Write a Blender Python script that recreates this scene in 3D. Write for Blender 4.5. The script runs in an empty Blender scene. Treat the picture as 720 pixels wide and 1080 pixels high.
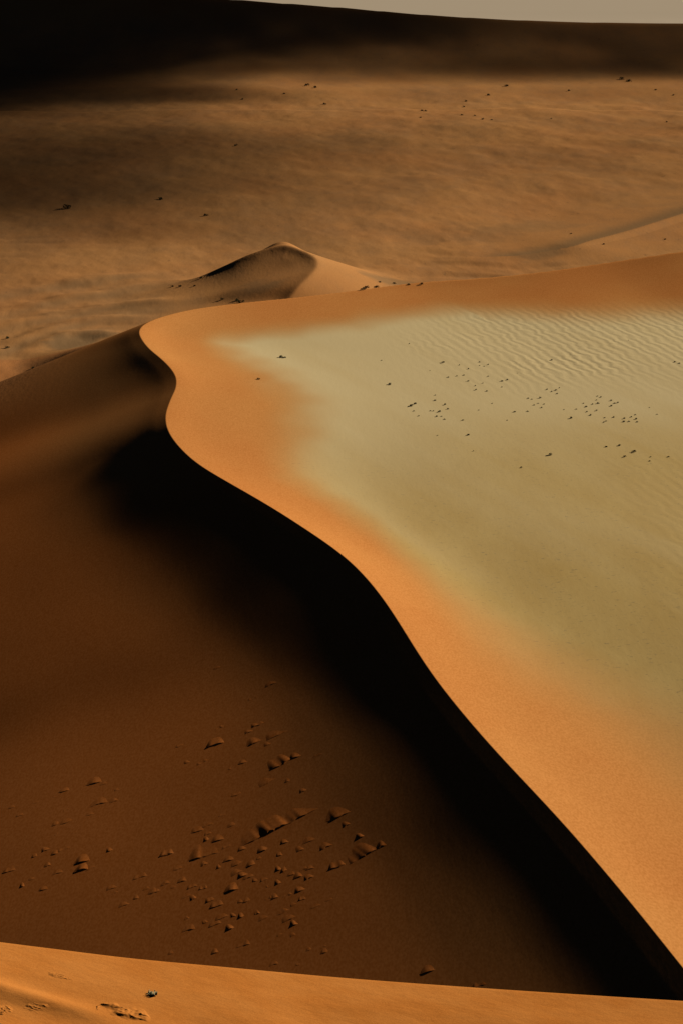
import bpy, bmesh, math, random
import numpy as np
from mathutils import Vector, Matrix

random.seed(7)
S = bpy.context.scene
COL = S.collection
R = math.radians

# ------------------------------------------------------------------ camera
H = 160.0                      # eye height above the gravel plain (z = 0)
PITCH = R(17.5)
FOC = 540.0 / math.tan(R(15))  # focal length in photo pixels (1080 high)
cam_d = bpy.data.cameras.new('camera')
cam_d.sensor_fit = 'VERTICAL'
cam_d.angle_y = R(30)
cam_d.clip_start = 0.5
cam_d.clip_end = 200000
cam = bpy.data.objects.new('camera', cam_d)
COL.objects.link(cam)
cam.location = (0, 0, H)
cam.rotation_euler = (R(90) - PITCH, 0, 0)
S.camera = cam
S.render.resolution_x, S.render.resolution_y = 682, 1024


def ray(px, py):
    a = (px - 360) / FOC
    b = (540 - py) / FOC
    return (a, math.cos(PITCH) + b * math.sin(PITCH), -math.sin(PITCH) + b * math.cos(PITCH))


def on_z(px, py, z):
    d = ray(px, py)
    t = (z - H) / d[2]
    return (d[0] * t, d[1] * t, z)


def on_y(px, py, y):
    d = ray(px, py)
    t = y / d[1]
    return (d[0] * t, y, H + d[2] * t)


# ------------------------------------------------------------------ light
SUN_EL, SUN_AZ = R(20), R(38)          # azimuth from +X towards +Y
L = Vector((math.cos(SUN_EL) * math.cos(SUN_AZ), math.cos(SUN_EL) * math.sin(SUN_AZ), math.sin(SUN_EL)))
sd = bpy.data.lights.new('sun', 'SUN')
sd.energy = 5.0
sd.angle = R(0.6)
sd.color = (1.0, 0.90, 0.74)
so = bpy.data.objects.new('sun', sd)
COL.objects.link(so)
so.rotation_euler = L.to_track_quat('Z', 'Y').to_euler()
so.location = (300, 200, 600)
W = bpy.data.worlds.new('World')
S.world = W
W.use_nodes = True
nt = W.node_tree
bg = nt.nodes['Background']
sky = nt.nodes.new('ShaderNodeTexSky')
sky.sky_type = 'NISHITA'
sky.sun_disc = False
sky.sun_elevation = SUN_EL
sky.sun_rotation = R(90) - SUN_AZ
sky.altitude = 9000
sky.air_density = 0.12
sky.dust_density = 0.02
sky.ozone_density = 1.0
nt.links.new(sky.outputs[0], bg.inputs[0])
bg.inputs[1].default_value = 0.05
S.view_settings.view_transform = 'Standard'
S.view_settings.look = 'None'
S.view_settings.exposure = 0.55
S.view_settings.gamma = 1.0
S.cycles.max_bounces = 5
S.cycles.diffuse_bounces = 0
S.cycles.volume_bounces = 0


# ------------------------------------------------------------------ numeric helpers
def sstep(a, b, x):
    t = np.clip((x - a) / (b - a), 0, 1)
    return t * t * (3 - 2 * t)


def smax(a, b, k):
    h = np.clip(0.5 + 0.5 * (a - b) / k, 0, 1)
    return b + (a - b) * h + k * h * (1 - h)


def vnoise(x, y, seed):
    xi = np.floor(x).astype(np.int64)
    yi = np.floor(y).astype(np.int64)
    fx = x - xi
    fy = y - yi
    u = fx * fx * fx * (fx * (fx * 6 - 15) + 10)
    v = fy * fy * fy * (fy * (fy * 6 - 15) + 10)

    def g(ix, iy):
        n = (ix * 374761393 + iy * 668265263 + seed * 974634541) & 0x7fffffff
        n = ((n ^ (n >> 13)) * 1274126177) & 0x7fffffff
        n = (n ^ (n >> 16)) & 0xffff
        return n / 65535.0 * 2 - 1
    return (g(xi, yi) * (1 - u) + g(xi + 1, yi) * u) * (1 - v) + (g(xi, yi + 1) * (1 - u) + g(xi + 1, yi + 1) * u) * v


def fbm(x, y, seed, octv=4):
    s = 0
    a = 1.0
    for o in range(octv):
        s = s + a * vnoise(x * 2 ** o + 17.3 * o, y * 2 ** o - 9.1 * o, seed + o)
        a *= 0.5
    return s


def densify(pts, step):
    P = np.array(pts, float)
    n = len(P)
    out = []
    for i in range(n - 1):                       # centripetal-ish Catmull-Rom
        p0 = P[max(i - 1, 0)]; p1 = P[i]; p2 = P[i + 1]; p3 = P[min(i + 2, n - 1)]
        k = max(2, int(np.linalg.norm(p2[:2] - p1[:2]) / step))
        l01 = max(np.linalg.norm(p1[:2] - p0[:2]), 1e-6); l12 = np.linalg.norm(p2[:2] - p1[:2]); l23 = max(np.linalg.norm(p3[:2] - p2[:2]), 1e-6)
        m1 = (p2 - p1) / l12 if i == 0 else ((p1 - p0) / l01 * l12 + (p2 - p1) / l12 * l01) / (l01 + l12)
        m2 = (p2 - p1) / l12 if i == n - 2 else ((p2 - p1) / l12 * l23 + (p3 - p2) / l23 * l12) / (l12 + l23)
        for j in range(k):
            t = j / k
            h00 = 2 * t**3 - 3 * t**2 + 1; h10 = t**3 - 2 * t**2 + t; h01 = -2 * t**3 + 3 * t**2; h11 = t**3 - t**2
            out.append(h00 * p1 + h10 * l12 * m1 + h01 * p2 + h11 * l12 * m2)
    out.append(P[-1])
    return np.array(out)


def nearest(C, x, y):
    """distance to polyline C (n x k, first two columns x, y), interpolated extra columns, signed side (+ = right of travel)"""
    x = x.ravel(); y = y.ravel()
    n = len(x)
    d = np.empty(n); ext = np.empty((n, C.shape[1] - 2)); side = np.empty(n)
    A = C[:-1]; B = C[1:]
    cx = C[:, 0].astype(np.float32); cy = C[:, 1].astype(np.float32)
    for s in range(0, n, 20000):
        xs = x[s:s + 20000]; ys = y[s:s + 20000]
        dd = (xs[:, None].astype(np.float32) - cx) ** 2 + (ys[:, None].astype(np.float32) - cy) ** 2
        i = dd.argmin(1)
        best = np.full(len(xs), 1e18); bi = np.zeros(len(xs), int); bt = np.zeros(len(xs))
        for j in (np.clip(i - 1, 0, len(A) - 1), np.clip(i, 0, len(A) - 1)):
            ax, ay = A[j, 0], A[j, 1]; ex, ey = B[j, 0] - ax, B[j, 1] - ay
            t = np.clip(((xs - ax) * ex + (ys - ay) * ey) / (ex * ex + ey * ey), 0, 1)
            q = (xs - ax - t * ex) ** 2 + (ys - ay - t * ey) ** 2
            m = q < best
            best[m] = q[m]; bi[m] = j[m]; bt[m] = t[m]
        d[s:s + 20000] = np.sqrt(best)
        ext[s:s + 20000] = A[bi, 2:] * (1 - bt[:, None]) + B[bi, 2:] * bt[:, None]
        ex = B[bi, 0] - A[bi, 0]; ey = B[bi, 1] - A[bi, 1]
        side[s:s + 20000] = np.sign(ex * (ys - A[bi, 1]) - ey * (xs - A[bi, 0])) * -1
    return d, ext, side


# ------------------------------------------------------------------ main dune: one crest line from the lower right up to the summit and along the far rim
# px, py in the photo, crest height, slip slope (deg), slip width (m), flank slope (deg), width of the orange sand inside (m)
CREST = [
    (719, 1020, 12.0, 23.0, 17, 17.8, 34), (680, 970, 12.0, 23.2, 20, 17.8, 34), (640, 922, 12.0, 23.6, 22, 17.6, 33), (600, 875, 12.0, 23.8, 23, 17.6, 33),
    (560, 832, 12.0, 24.0, 24, 17.6, 32), (520, 790, 12.0, 24.2, 24, 17.6, 31), (490, 755, 12.0, 24.2, 24, 17.6, 29), (460, 718, 12.0, 24.2, 24, 17.6, 27),
    (440, 688, 12.2, 24.2, 25, 17.6, 25), (420, 655, 12.4, 24.2, 26, 17.6, 23), (402, 628, 12.6, 24.2, 28, 17.6, 21), (385, 607, 12.8, 24.2, 31, 17.8, 20),
    (360, 583, 13.0, 24.2, 34, 18.0, 20), (330, 563, 13.2, 24.2, 36, 18.4, 20), (300, 543, 13.4, 24.2, 37, 19.0, 21), (270, 525, 13.6, 24.2, 37, 19.5, 23),
    (240, 508, 13.9, 24.0, 36, 19.7, 26), (210, 490, 14.2, 24.0, 34, 19.6, 30), (190, 472, 14.5, 23.6, 32, 19.2, 33), (178, 455, 14.8, 22.2, 28, 18.6, 36),
    (175, 440, 15.0, 21.0, 24, 18.0, 38), (180, 422, 15.2, 20.4, 22, 17.8, 38), (186, 408, 15.4, 20.3, 22, 17.8, 38), (186, 398, 15.6, 20.3, 22, 17.8, 37),
    (180, 388, 15.8, 20.2, 22, 17.8, 36), (170, 378, 16.0, 20.0, 20, 17.8, 34), (158, 368, 16.3, 19.6, 16, 18.5, 33), (150, 358, 16.6, 19.6, 12, 19.5, 32),
    (147, 351, 16.8, 21, 12, 22, 30), (149, 345, 16.9, 21, 12, 23, 28), (158, 339, 16.9, 22, 14, 25, 28), (175, 333, 16.6, 27, 16, 27, 30),
    (200, 327, 16.0, 22, 18, 20, 34), (250, 320, 15.0, 22, 20, 20, 38), (300, 315, 14.2, 22, 20, 20, 40), (370, 307, 13.5, 22, 20, 20, 42),
    (440, 298, 13.5, 22, 20, 20, 46), (510, 293, 14.5, 22, 20, 20, 56), (570, 287, 16.0, 22, 20, 20, 68), (640, 277, 18.0, 22, 20, 20, 80), (720, 265, 21.5, 22, 20, 20, 90)]
pts = []
for r in CREST:
    p = on_z(r[0], r[1], r[2])
    pts.append((p[0], p[1]) + tuple(r[2:]))
q0, q1 = np.array(pts[0]), np.array(pts[3])
first = q0 + (q0 - q1) * 1.0
f2 = first + (q0 - q1) * 2.0
f2[2:] = q0[2:]; first[2:] = q0[2:]
e0, e1 = np.array(pts[-1]), np.array(pts[-3])
last = e0 + (e0 - e1) * 4; last[2:] = e0[2:]; last[2] = 24
lst2 = e0 + (e0 - e1) * 9; lst2[2:] = e0[2:]; lst2[2] = 18
MAIN = densify([f2, first] + pts + [last, lst2], 1.6)
# ease the hand-read points into one wind-smoothed line (more so on the long near stretch)
def relax(a, n):
    a = a.copy()
    for _ in range(n):
        a[1:-1] = (a[:-2] + 2 * a[1:-1] + a[2:]) / 4
    return a


_near = sstep(560, 440, MAIN[:, 1])[:, None]
MAIN = relax(MAIN, 8) * (1 - _near) + relax(MAIN, 70) * _near
# steepest outer slope that the sun still grazes, from the direction each stretch of the crest faces
tg = np.gradient(MAIN[:, :2], axis=0)
tg /= np.linalg.norm(tg, axis=1)[:, None]
for _ in range(90):
    tg[1:-1] = (tg[:-2] + 2 * tg[1:-1] + tg[2:]) / 4
cosd = -(-tg[:, 1] * L.x + tg[:, 0] * L.y) / math.hypot(L.x, L.y)      # outer normal against the sun
graze = math.tan(SUN_EL) / np.clip(cosd, .35, 1)
MAIN = np.concatenate([MAIN, graze[:, None]], 1)
isum = int(MAIN[:int(len(MAIN) * .8), 0].argmin())
SUMY, SUMX = MAIN[isum, 1], MAIN[isum, 0]
lowy, lowx = MAIN[:isum + 1, 1], MAIN[:isum + 1, 0]
rimx, rimy = MAIN[isum:, 0], MAIN[isum:, 1]


def crest_x(y):
    xc = np.interp(y, lowy, lowx)
    return xc * (1 - sstep(900, 2200, y) * 0.8)


def profile(x, y):
    """exact main dune height, signed distance (inside positive), gravel mask"""
    shp = x.shape
    d, e, _ = nearest(MAIN, x, y)
    xr = x.ravel(); yr = y.ravel()
    inside = np.where(yr < SUMY, xr > np.interp(yr, lowy, lowx), (yr < np.interp(xr, rimx, rimy)) & (xr > SUMX))
    zc, ss, sw, fs, ow = e.T[:5]
    sw = sw * .66
    # outside: planar slip face easing into the flank
    nn = e[:, 5]
    t1 = np.minimum(np.tan(np.radians(ss)), nn * .998); t2 = np.minimum(np.tan(np.radians(fs - .1 - .55 * sstep(40, 85, d))), nn * .80)
    ease = 20.0
    u = np.clip((d - sw) / ease, 0, 1)
    cut = np.where(d < sw, 0, np.where(d < sw + ease, ease * (u ** 3 - u ** 4 / 2), (d - sw) - ease / 2))
    ho = zc - t1 * d + (t1 - t2) * cut
    # inside: lit slope easing into the plain
    xc = np.interp(yr, lowy, lowx)
    rise = 0.088 * sstep(520, 345, yr) + 0.014
    zpan = 4.2 + np.clip(xr - xc - 38, -40, 200) * rise + 4.7 * sstep(400, 690, yr)
    wl = ow * 0.80
    near_ = sstep(620, 480, yr)
    k = np.exp(-(d / wl) ** 1.12) * (1 - near_) + smax(1 - d / (ow * 1.32), 0.0, .45) * near_
    hi = zpan + (zc - zpan) * k
    h = np.where(inside, hi, ho)
    sd_ = np.where(inside, d, -d)
    wide = 1.45 + .95 * sstep(480, 330, yr)
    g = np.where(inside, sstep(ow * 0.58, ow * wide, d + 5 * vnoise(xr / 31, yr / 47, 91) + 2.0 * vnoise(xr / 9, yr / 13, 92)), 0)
    return h.reshape(shp), sd_.reshape(shp), g.reshape(shp)


# smooth copy on a regular grid, to round the medial creases away from the crest
GX0, GY0, GS = -420.0, 100.0, 2.0
gx = np.arange(GX0, 620, GS); gy = np.arange(GY0, 1300, GS)
GXX, GYY = np.meshgrid(gx, gy)
gh, gd, gg = profile(GXX, GYY)


def gauss(a, sig):
    r = int(sig * 3)
    k = np.exp(-0.5 * (np.arange(-r, r + 1) / sig) ** 2); k /= k.sum()
    for ax in (0, 1):
        p = [(0, 0), (0, 0)]; p[ax] = (r, r)
        b = np.pad(a, p, mode='edge')
        o = 0
        for i, kk in enumerate(k):
            sl = [slice(None)] * 2; sl[ax] = slice(i, i + a.shape[ax])
            o = o + kk * b[tuple(sl)]
        a = o
    return a


gb = gauss(gh, 4.0)


def bil(a, x, y):
    fx = np.clip((x - GX0) / GS, 0, a.shape[1] - 1.001); fy = np.clip((y - GY0) / GS, 0, a.shape[0] - 1.001)
    i = fx.astype(int); j = fy.astype(int); u = fx - i; v = fy - j
    u = u * u * (3 - 2 * u) * 0 + u
    return (a[j, i] * (1 - u) + a[j, i + 1] * u) * (1 - v) + (a[j + 1, i] * (1 - u) + a[j + 1, i + 1] * u) * v


def cubic(a, x, y, GX0=GX0, GY0=GY0, GS=GS):
    """Catmull-Rom sampling of the smooth grid (keeps shading smooth)"""
    fx = np.clip((x - GX0) / GS, 1, a.shape[1] - 3.001); fy = np.clip((y - GY0) / GS, 1, a.shape[0] - 3.001)
    i = fx.astype(int); j = fy.astype(int); u = fx - i; v = fy - j

    def w(t):
        return [-.5 * t + t * t - .5 * t**3, 1 - 2.5 * t * t + 1.5 * t**3, .5 * t + 2 * t * t - 1.5 * t**3, -.5 * t * t + .5 * t**3]
    wu = w(u); wv = w(v)
    o = 0
    for b in range(4):
        for c in range(4):
            o = o + wv[b] * wu[c] * a[j + b - 1, i + c - 1]
    return o


# ------------------------------------------------------------------ other dunes
def dune_line(rows, step, ys=None):
    out = []
    for r in rows:
        p = on_y(r[0], r[1], r[2])
        out.append((p[0], p[1], p[2]) + tuple(r[3:]))
    return densify(out, step)


# small peaked dune behind the rim: px, py, distance, left slope, right slope
PEAK = dune_line([(304, 316, 846, 7, 16), (314, 303, 858, 7, 18), (326, 291, 874, 8, 19), (334, 280, 893, 10, 20), (331, 271, 908, 14, 20),
                  (318, 264, 918, 18, 20), (304, 260, 922, 20.5, 22), (288, 261.5, 921, 20, 20), (268, 267, 917, 16, 18), (245, 277, 912, 10, 16), (220, 288, 910, 7, 14), (195, 298, 918, 6, 12)], 1.0)
# long low ridge at the right edge, behind the rim
SPUR = dune_line([(545, 271, 996, 6, 6, 0), (575, 266, 1004, 6, 6, 0), (605, 259.5, 1013, 6, 10, 1.5), (622, 254, 1028, 6, 16, 4), (645, 248, 1046, 6, 18, 5), (670, 241, 1068, 6, 18, 6), (700, 231.5, 1100, 6, 18, 6), (730, 222, 1130, 6, 18, 7), (800, 200, 1210, 6, 18, 8), (900, 174, 1320, 6, 16, 8)], 2.0)
# far big dune across the top
FARD = [(-700, -75, 2450), (-300, -42, 2350), (0, -22, 2290), (150, -10, 2262), (280, 0, 2240), (360, 6, 2226), (440, 13, 2210), (520, 18, 2195), (600, 21, 2185), (720, 22.5, 2175), (900, 19, 2180), (1300, 2, 2230), (1900, -25, 2350)]
FARD = dune_line([r + (0,) for r in FARD], 12)


PX0, PY0, PS = -200.0, 790.0, 1.0
_px, _py = np.meshgrid(np.arange(PX0, 160, PS), np.arange(PY0, 1040, PS))


def peak_exact(x, y):
    d, e, side = nearest(PEAK, x, y)
    zc, sl, sr = e.T
    tl = np.tan(np.radians(np.where(side < 0, sl, sr)))
    return zc - tl * (np.sqrt(d * d + .5) - .7), d


PKX, PKY = -29.0, float(PEAK[:, 1].max()) + 15
_ph = peak_exact(_px, _py)[0].reshape(_px.shape)
PGB = gauss(_ph, 5.0)
_sx, _sy = np.meshgrid(np.arange(20, 500, 1.5), np.arange(860, 1510, 1.5))


def spur_exact(x, y):
    d, e, side = nearest(SPUR, x, y)
    zc, sl, sr, ln = e.T
    side = np.where(y.ravel() > np.interp(x.ravel(), SPUR[:, 0], SPUR[:, 1]), -1.0, 1.0)
    de = np.sqrt(d * d + 4) - 2
    return zc - .08 * de - np.where(side < 0, 0, np.maximum(np.tan(np.radians(sr)) - .08, 0)) * np.minimum(de, ln), d


SGB = gauss(spur_exact(_sx, _sy)[0].reshape(_sx.shape), 6.0)


# low curved sand ridges sweeping left from the foot of the pointed dune
RIDGES = []
for _r, _h, _w in (([(-60, 343), (0, 329), (42, 320), (97, 311), (155, 303), (189, 300), (215, 299)], 1.1, 8), ([(-60, 361), (0, 343), (55, 333), (111, 324), (167, 321), (215, 321)], 1.0, 7),
                   ([(-60, 392), (0, 365), (42, 349), (83, 339), (125, 334), (165, 334)], 1.1, 7), ([(20, 374), (48, 360), (80, 351), (105, 351), (130, 357)], 1.3, 7),
                   ([(-60, 322), (0, 309), (60, 300), (120, 292), (180, 286)], .8, 9)):
    _p = [on_z(a, b, -13.5) for a, b in _r]
    _n = len(_p) - 1
    RIDGES.append((densify([(p[0], p[1], 0.0, 0.0 if k in (0, _n) else 1.0) for k, p in enumerate(_p)], 3.0), _h, _w))


def base(x, y):
    z = -14 - 62 * sstep(660, 520, y)
    z = z - 40 * sstep(330, 150, y)
    z = z + 9 * sstep(1000, 2000, y)
    return z


def height(x, y):
    x = np.asarray(x, float); y = np.asarray(y, float)
    shp = x.shape
    x = x.ravel(); y = y.ravel()
    z = base(x, y)
    # valley floor relief
    far = sstep(760, 900, y)
    left = sstep(-40, -90, x) * sstep(600, 690, y)
    vm = np.maximum(far, left)
    und = 1.2 * fbm(x / 140 + 3, y / 150, 11, 3) + 0.40 * fbm((x + .1 * y) / 24, y / 50, 21, 4)
    # long curved bands of low sand waves
    ph = (y - 0.40 * x - 0.0009 * x * x) / 31 + 1.1 * vnoise(x / 120, y / 90, 31) + .3 * vnoise(x / 30, y / 28, 32)
    und = und + 0.26 * (np.sin(ph * 2 * math.pi) + .3 * np.sin(ph * 4 * math.pi + 1)) * np.maximum(sstep(-0.3, .5, vnoise(x / 90 + 9, y / 70, 33)), sstep(0, -60, x) * (.45 + .4 * vnoise(x / 60, y / 45, 34))) * sstep(1150, 960, y)
    und = und + 1.7 * sstep(1000, 1500, y) * fbm(x / 110, y / 130, 41, 5)
    m = (x < 40) & (x > -260) & (y > 640) & (y < 1150)
    if m.any():
        for C, rh, rw in RIDGES:
            d, e, _ = nearest(C, x[m], y[m])
            und[m] += 1.7 * rh * e[:, 1] * np.exp(-(d / rw) ** 2) * (.8 + .4 * vnoise(x[m] / 21, y[m] / 17, 35))
    z = z + und * vm
    # far plain behind the big dune
    z = np.where(y > 2300, z * sstep(2700, 2350, y) - 4 * sstep(2350, 2700, y), z)
    sd_ = np.full(x.shape, -999.0); g = np.zeros(x.shape)
    m = (y > 105) & (y < 1290) & (x > -410) & (x < 610)
    if m.any():
        xm = x[m]; ym = y[m]
        hx, dx, gx_ = profile(xm, ym)
        hb = cubic(gb, xm, ym)
        t = sstep(3, 26, np.abs(dx))
        hm = hx * (1 - t) + hb * t
        # very low swells on flank and lit slope
        amp = sstep(2, 30, np.abs(dx))
        hm = hm + amp * (0.05 * fbm(xm / 33, ym / 42, 51, 2)) * np.where(dx < 0, 1.0, 1.0)
        z2 = smax(z[m], hm, 5.0)
        edge = sstep(1290, 1200, ym) * sstep(610, 540, xm) * sstep(-410, -350, xm)
        z[m] = z[m] * (1 - edge) + z2 * edge
        sd_[m] = dx; g[m] = gx_ * edge
    # peak and spur
    for C, k, rr, box in ((PEAK, 5.0, 2.2, (-190, 190, 780, 1040)), (SPUR, 3.0, 2.5, (30, 480, 860, 1500))):
        m = (x > box[0]) & (x < box[1]) & (y > box[2]) & (y < box[3])
        if not m.any():
            continue
        d, e, side = nearest(C, x[m], y[m])
        if C is SPUR:
            side = np.where(y[m] > np.interp(x[m], C[:, 0], C[:, 1]), -1.0, 1.0)
        zc, sl, sr = e.T[:3]
        tl = np.tan(np.radians(np.where(side < 0, sl, sr)))
        # travel direction: left of travel is the shaded side
        bw = sstep(box[0], box[0] + 40, x[m]) * sstep(box[1], box[1] - 40, x[m]) * sstep(box[2], box[2] + 30, y[m]) * sstep(box[3], box[3] - 40, y[m])
        de = np.sqrt(d * d + rr * rr) - rr
        if C is PEAK:
            hd, d = peak_exact(x[m], y[m])
            tt = sstep(1.0, 12, d)
            hd = hd * (1 - tt) + cubic(PGB, x[m], y[m], PX0, PY0, PS) * tt
            bq = ((x[m] - PKX) / 10) ** 2 + ((y[m] - PKY) / 10) ** 2
            hd = hd + 5.5 * np.exp(-bq)
        else:                                   # slip face of limited length, then a gentle apron
            hd, d = spur_exact(x[m], y[m])
            tt = sstep(5, 22, d)
            hd = hd * (1 - tt) + cubic(SGB, x[m], y[m], 20.0, 860.0, 1.5) * tt
        zz = smax(z[m], hd, k)
        z[m] = z[m] * (1 - bw) + zz * bw
    m = (y > 1700) & (y < 3200) & (np.abs(x) < 2500)
    if m.any():
        d, e, side = nearest(FARD, x[m], y[m])
        zc = e[:, 0]
        front = side > 0          # travel left to right: right side = towards the camera
        dn = np.where(front, d / 150, d / 330)
        wob = 1 + .12 * fbm(x[m] / 120, y[m] / 160, 61, 3)
        hd = -6 + (zc + 6) * np.exp(-(dn * wob) ** 1.15 * 1.15) * sstep(2500, 1900, np.abs(x[m]))
        hd = np.where(front, np.maximum(hd, zc - .42 * d), hd)
        hd = hd - 14 * sstep(1880, 1720, y[m])
        z[m] = smax(z[m], np.where(d < 900, hd, -50), 11.0) - 2.0
    return z.reshape(shp), sd_.reshape(shp), g.reshape(shp)


def hit(px, py):
    """where the sight line through a photo pixel meets the ground"""
    d = ray(px, py)
    t = np.concatenate([np.arange(230, 1300, 3.0), np.arange(1300, 3500, 9.0)])
    X, Y, Z = d[0] * t, d[1] * t, H + d[2] * t
    zz = height(X, Y)[0]
    i = int(np.argmax(zz >= Z))
    a, b = t[max(i - 1, 0)], t[i]
    tt = np.linspace(a, b, 61)
    zz = height(d[0] * tt, d[1] * tt)[0]
    j = int(np.argmax(zz >= H + d[2] * tt))
    return d[0] * tt[j], d[1] * tt[j], float(zz[j])


# ------------------------------------------------------------------ materials
def new_mat(name):
    m = bpy.data.materials.new(name)
    m.use_nodes = True
    b = m.node_tree.nodes['Principled BSDF']
    b.inputs['Roughness'].default_value = 1.0
    b.inputs['Specular IOR Level'].default_value = 0.0
    return m, m.node_tree, b


def N(nt_, kind, **kw):
    n = nt_.nodes.new(kind)
    for k, v in kw.items():
        if k in n.inputs:
            n.inputs[k].default_value = v
        else:
            setattr(n, k, v)
    return n


def mix(nt_, fac, a, b, blend='MIX'):
    n = nt_.nodes.new('ShaderNodeMix')
    n.data_type = 'RGBA'
    n.blend_type = blend
    for s, v in ((n.inputs[0], fac), (n.inputs[6], a), (n.inputs[7], b)):
        if hasattr(v, 'is_linked'):
            nt_.links.new(v, s)
        else:
            s.default_value = v
    return n.outputs[2]


def ramp(nt_, src, lo, hi):
    n = nt_.nodes.new('ShaderNodeMapRange')
    n.interpolation_type = 'SMOOTHSTEP'
    nt_.links.new(src, n.inputs[0])
    n.inputs[1].default_value = lo; n.inputs[2].default_value = hi
    return n.outputs[0]


def math_n(nt_, op, a, b):
    n = nt_.nodes.new('ShaderNodeMath'); n.operation = op
    for s, v in ((n.inputs[0], a), (n.inputs[1], b)):
        if hasattr(v, 'is_linked'):
            nt_.links.new(v, s)
        else:
            s.default_value = v
    return n.outputs[0]


def noise(nt_, vec, scale, stretch=(1, 1, 1), rot=0.0, detail=4.0, rough=.55):
    mp = nt_.nodes.new('ShaderNodeMapping')
    mp.inputs['Scale'].default_value = stretch
    mp.inputs['Rotation'].default_value = (0, 0, rot)
    nt_.links.new(vec, mp.inputs[0])
    n = nt_.nodes.new('ShaderNodeTexNoise')
    n.inputs['Scale'].default_value = scale
    n.inputs['Detail'].default_value = detail
    n.inputs['Roughness'].default_value = rough
    nt_.links.new(mp.outputs[0], n.inputs['Vector'])
    return n.outputs[0]


SAND = (0.49, 0.205, 0.052, 1)
SAND_RED = (0.44, 0.155, 0.034, 1)
GREY = (0.22, 0.135, 0.07, 1)


def sand_material():
    m, t, b = new_mat('sand')
    ge = t.nodes.new('ShaderNodeNewGeometry')
    pos = ge.outputs['Position']
    at = lambda n: N(t, 'ShaderNodeAttribute', attribute_name=n).outputs['Fac']
    big = noise(t, pos, 0.012, (1, .7, 1), .3, 5)
    col = mix(t, ramp(t, big, .35, .68), SAND, SAND_RED)
    col = mix(t, at('shade_red'), col, (.47, .128, .018, 1))  # deep red of the shaded flank, painted into the sand colour
    fine = noise(t, pos, 2.4, (1, .5, 1), 0, 4)
    col = mix(t, .2, col, mix(t, ramp(t, fine, .3, .7), (.25, .11, .04, 1), (.72, .34, .13, 1)))
    # gravel plain
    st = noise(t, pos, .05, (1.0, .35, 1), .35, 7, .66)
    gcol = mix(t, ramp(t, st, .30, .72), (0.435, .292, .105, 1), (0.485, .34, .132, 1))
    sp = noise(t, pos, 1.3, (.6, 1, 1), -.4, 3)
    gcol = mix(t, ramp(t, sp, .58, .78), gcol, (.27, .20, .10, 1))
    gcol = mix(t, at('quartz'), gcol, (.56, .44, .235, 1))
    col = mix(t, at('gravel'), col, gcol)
    # grey pebbly patches of the valley floor
    pat = noise(t, pos, .014, (.8, .45, 1), .0, 8, .70)
    pat2 = noise(t, pos, .09, (.8, .35, 1), .0, 7, .75)
    pm = math_n(t, 'MULTIPLY', ramp(t, math_n(t, 'ADD', math_n(t, 'MULTIPLY', pat, .6), math_n(t, 'MULTIPLY', pat2, .4)), .40, .66), at('valley'))
    col = mix(t, math_n(t, 'MULTIPLY', at('valley'), .5), col, (.37, .20, .082, 1))
    col = mix(t, math_n(t, 'MULTIPLY', pm, .42), col, GREY)
    spk = noise(t, pos, .16, (1.0, .45, 1), .0, 5, .8)
    col = mix(t, math_n(t, 'MULTIPLY', ramp(t, spk, .60, .72), math_n(t, 'MULTIPLY', at('valley'), .45)), col, (.12, .075, .038, 1))
    col = mix(t, at('grey'), col, (.21, .127, .060, 1))
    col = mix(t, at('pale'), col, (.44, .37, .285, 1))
    t.links.new(col, b.inputs['Base Color'])
    # bump: wind ripples where the plain has them, grain elsewhere
    wv = t.nodes.new('ShaderNodeTexWave')
    mp = t.nodes.new('ShaderNodeMapping')
    mp.inputs['Rotation'].default_value = (0, 0, R(-15))
    t.links.new(pos, mp.inputs[0]); t.links.new(mp.outputs[0], wv.inputs['Vector'])
    wv.inputs['Scale'].default_value = .085
    wv.inputs['Distortion'].default_value = 6.0
    wv.inputs['Detail'].default_value = 3.0
    wv.inputs['Detail Scale'].default_value = 1.2
    rip = math_n(t, 'MULTIPLY', wv.outputs['Fac'], math_n(t, 'MULTIPLY', at('ripple'), .15))
    gr = noise(t, pos, .55, (1, .35, 1), -.1, 6, .66)
    hgt = math_n(t, 'ADD', rip, math_n(t, 'MULTIPLY', gr, math_n(t, 'ADD', math_n(t, 'MULTIPLY', at('rough'), .20), .007)))
    bp = t.nodes.new('ShaderNodeBump')
    bp.inputs['Strength'].default_value = 1
    bp.inputs['Distance'].default_value = 1
    t.links.new(hgt, bp.inputs['Height'])
    t.links.new(bp.outputs[0], b.inputs['Normal'])
    return m


M_SAND = sand_material()


def plain(name, c1, c2, scale, bump=0.0, bscale=None):
    m, t, b = new_mat(name)
    ge = t.nodes.new('ShaderNodeNewGeometry')
    n = noise(t, ge.outputs['Position'], scale)
    t.links.new(mix(t, ramp(t, n, .35, .65), c1, c2), b.inputs['Base Color'])
    if bump:
        n2 = noise(t, ge.outputs['Position'], bscale or scale * 3, detail=6)
        bp = t.nodes.new('ShaderNodeBump')
        bp.inputs['Distance'].default_value = bump
        t.links.new(n2, bp.inputs['Height'])
        t.links.new(bp.outputs[0], b.inputs['Normal'])
    return m


M_LEAF = plain('shrub_leaf', (.045, .048, .022, 1), (.085, .08, .035, 1), 3)
M_TWIG = plain('twig', (.10, .07, .04, 1), (.16, .11, .06, 1), 5)
M_DRY = plain('dry_grass', (.36, .33, .18, 1), (.55, .50, .30, 1), 40)


# ------------------------------------------------------------------ terrain sheet
def tag(o, label=None, cat=None, group=None, kind=None):
    for k, v in (('label', label), ('category', cat), ('group', group), ('kind', kind)):
        if v:
            o[k] = v
    return o


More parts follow.
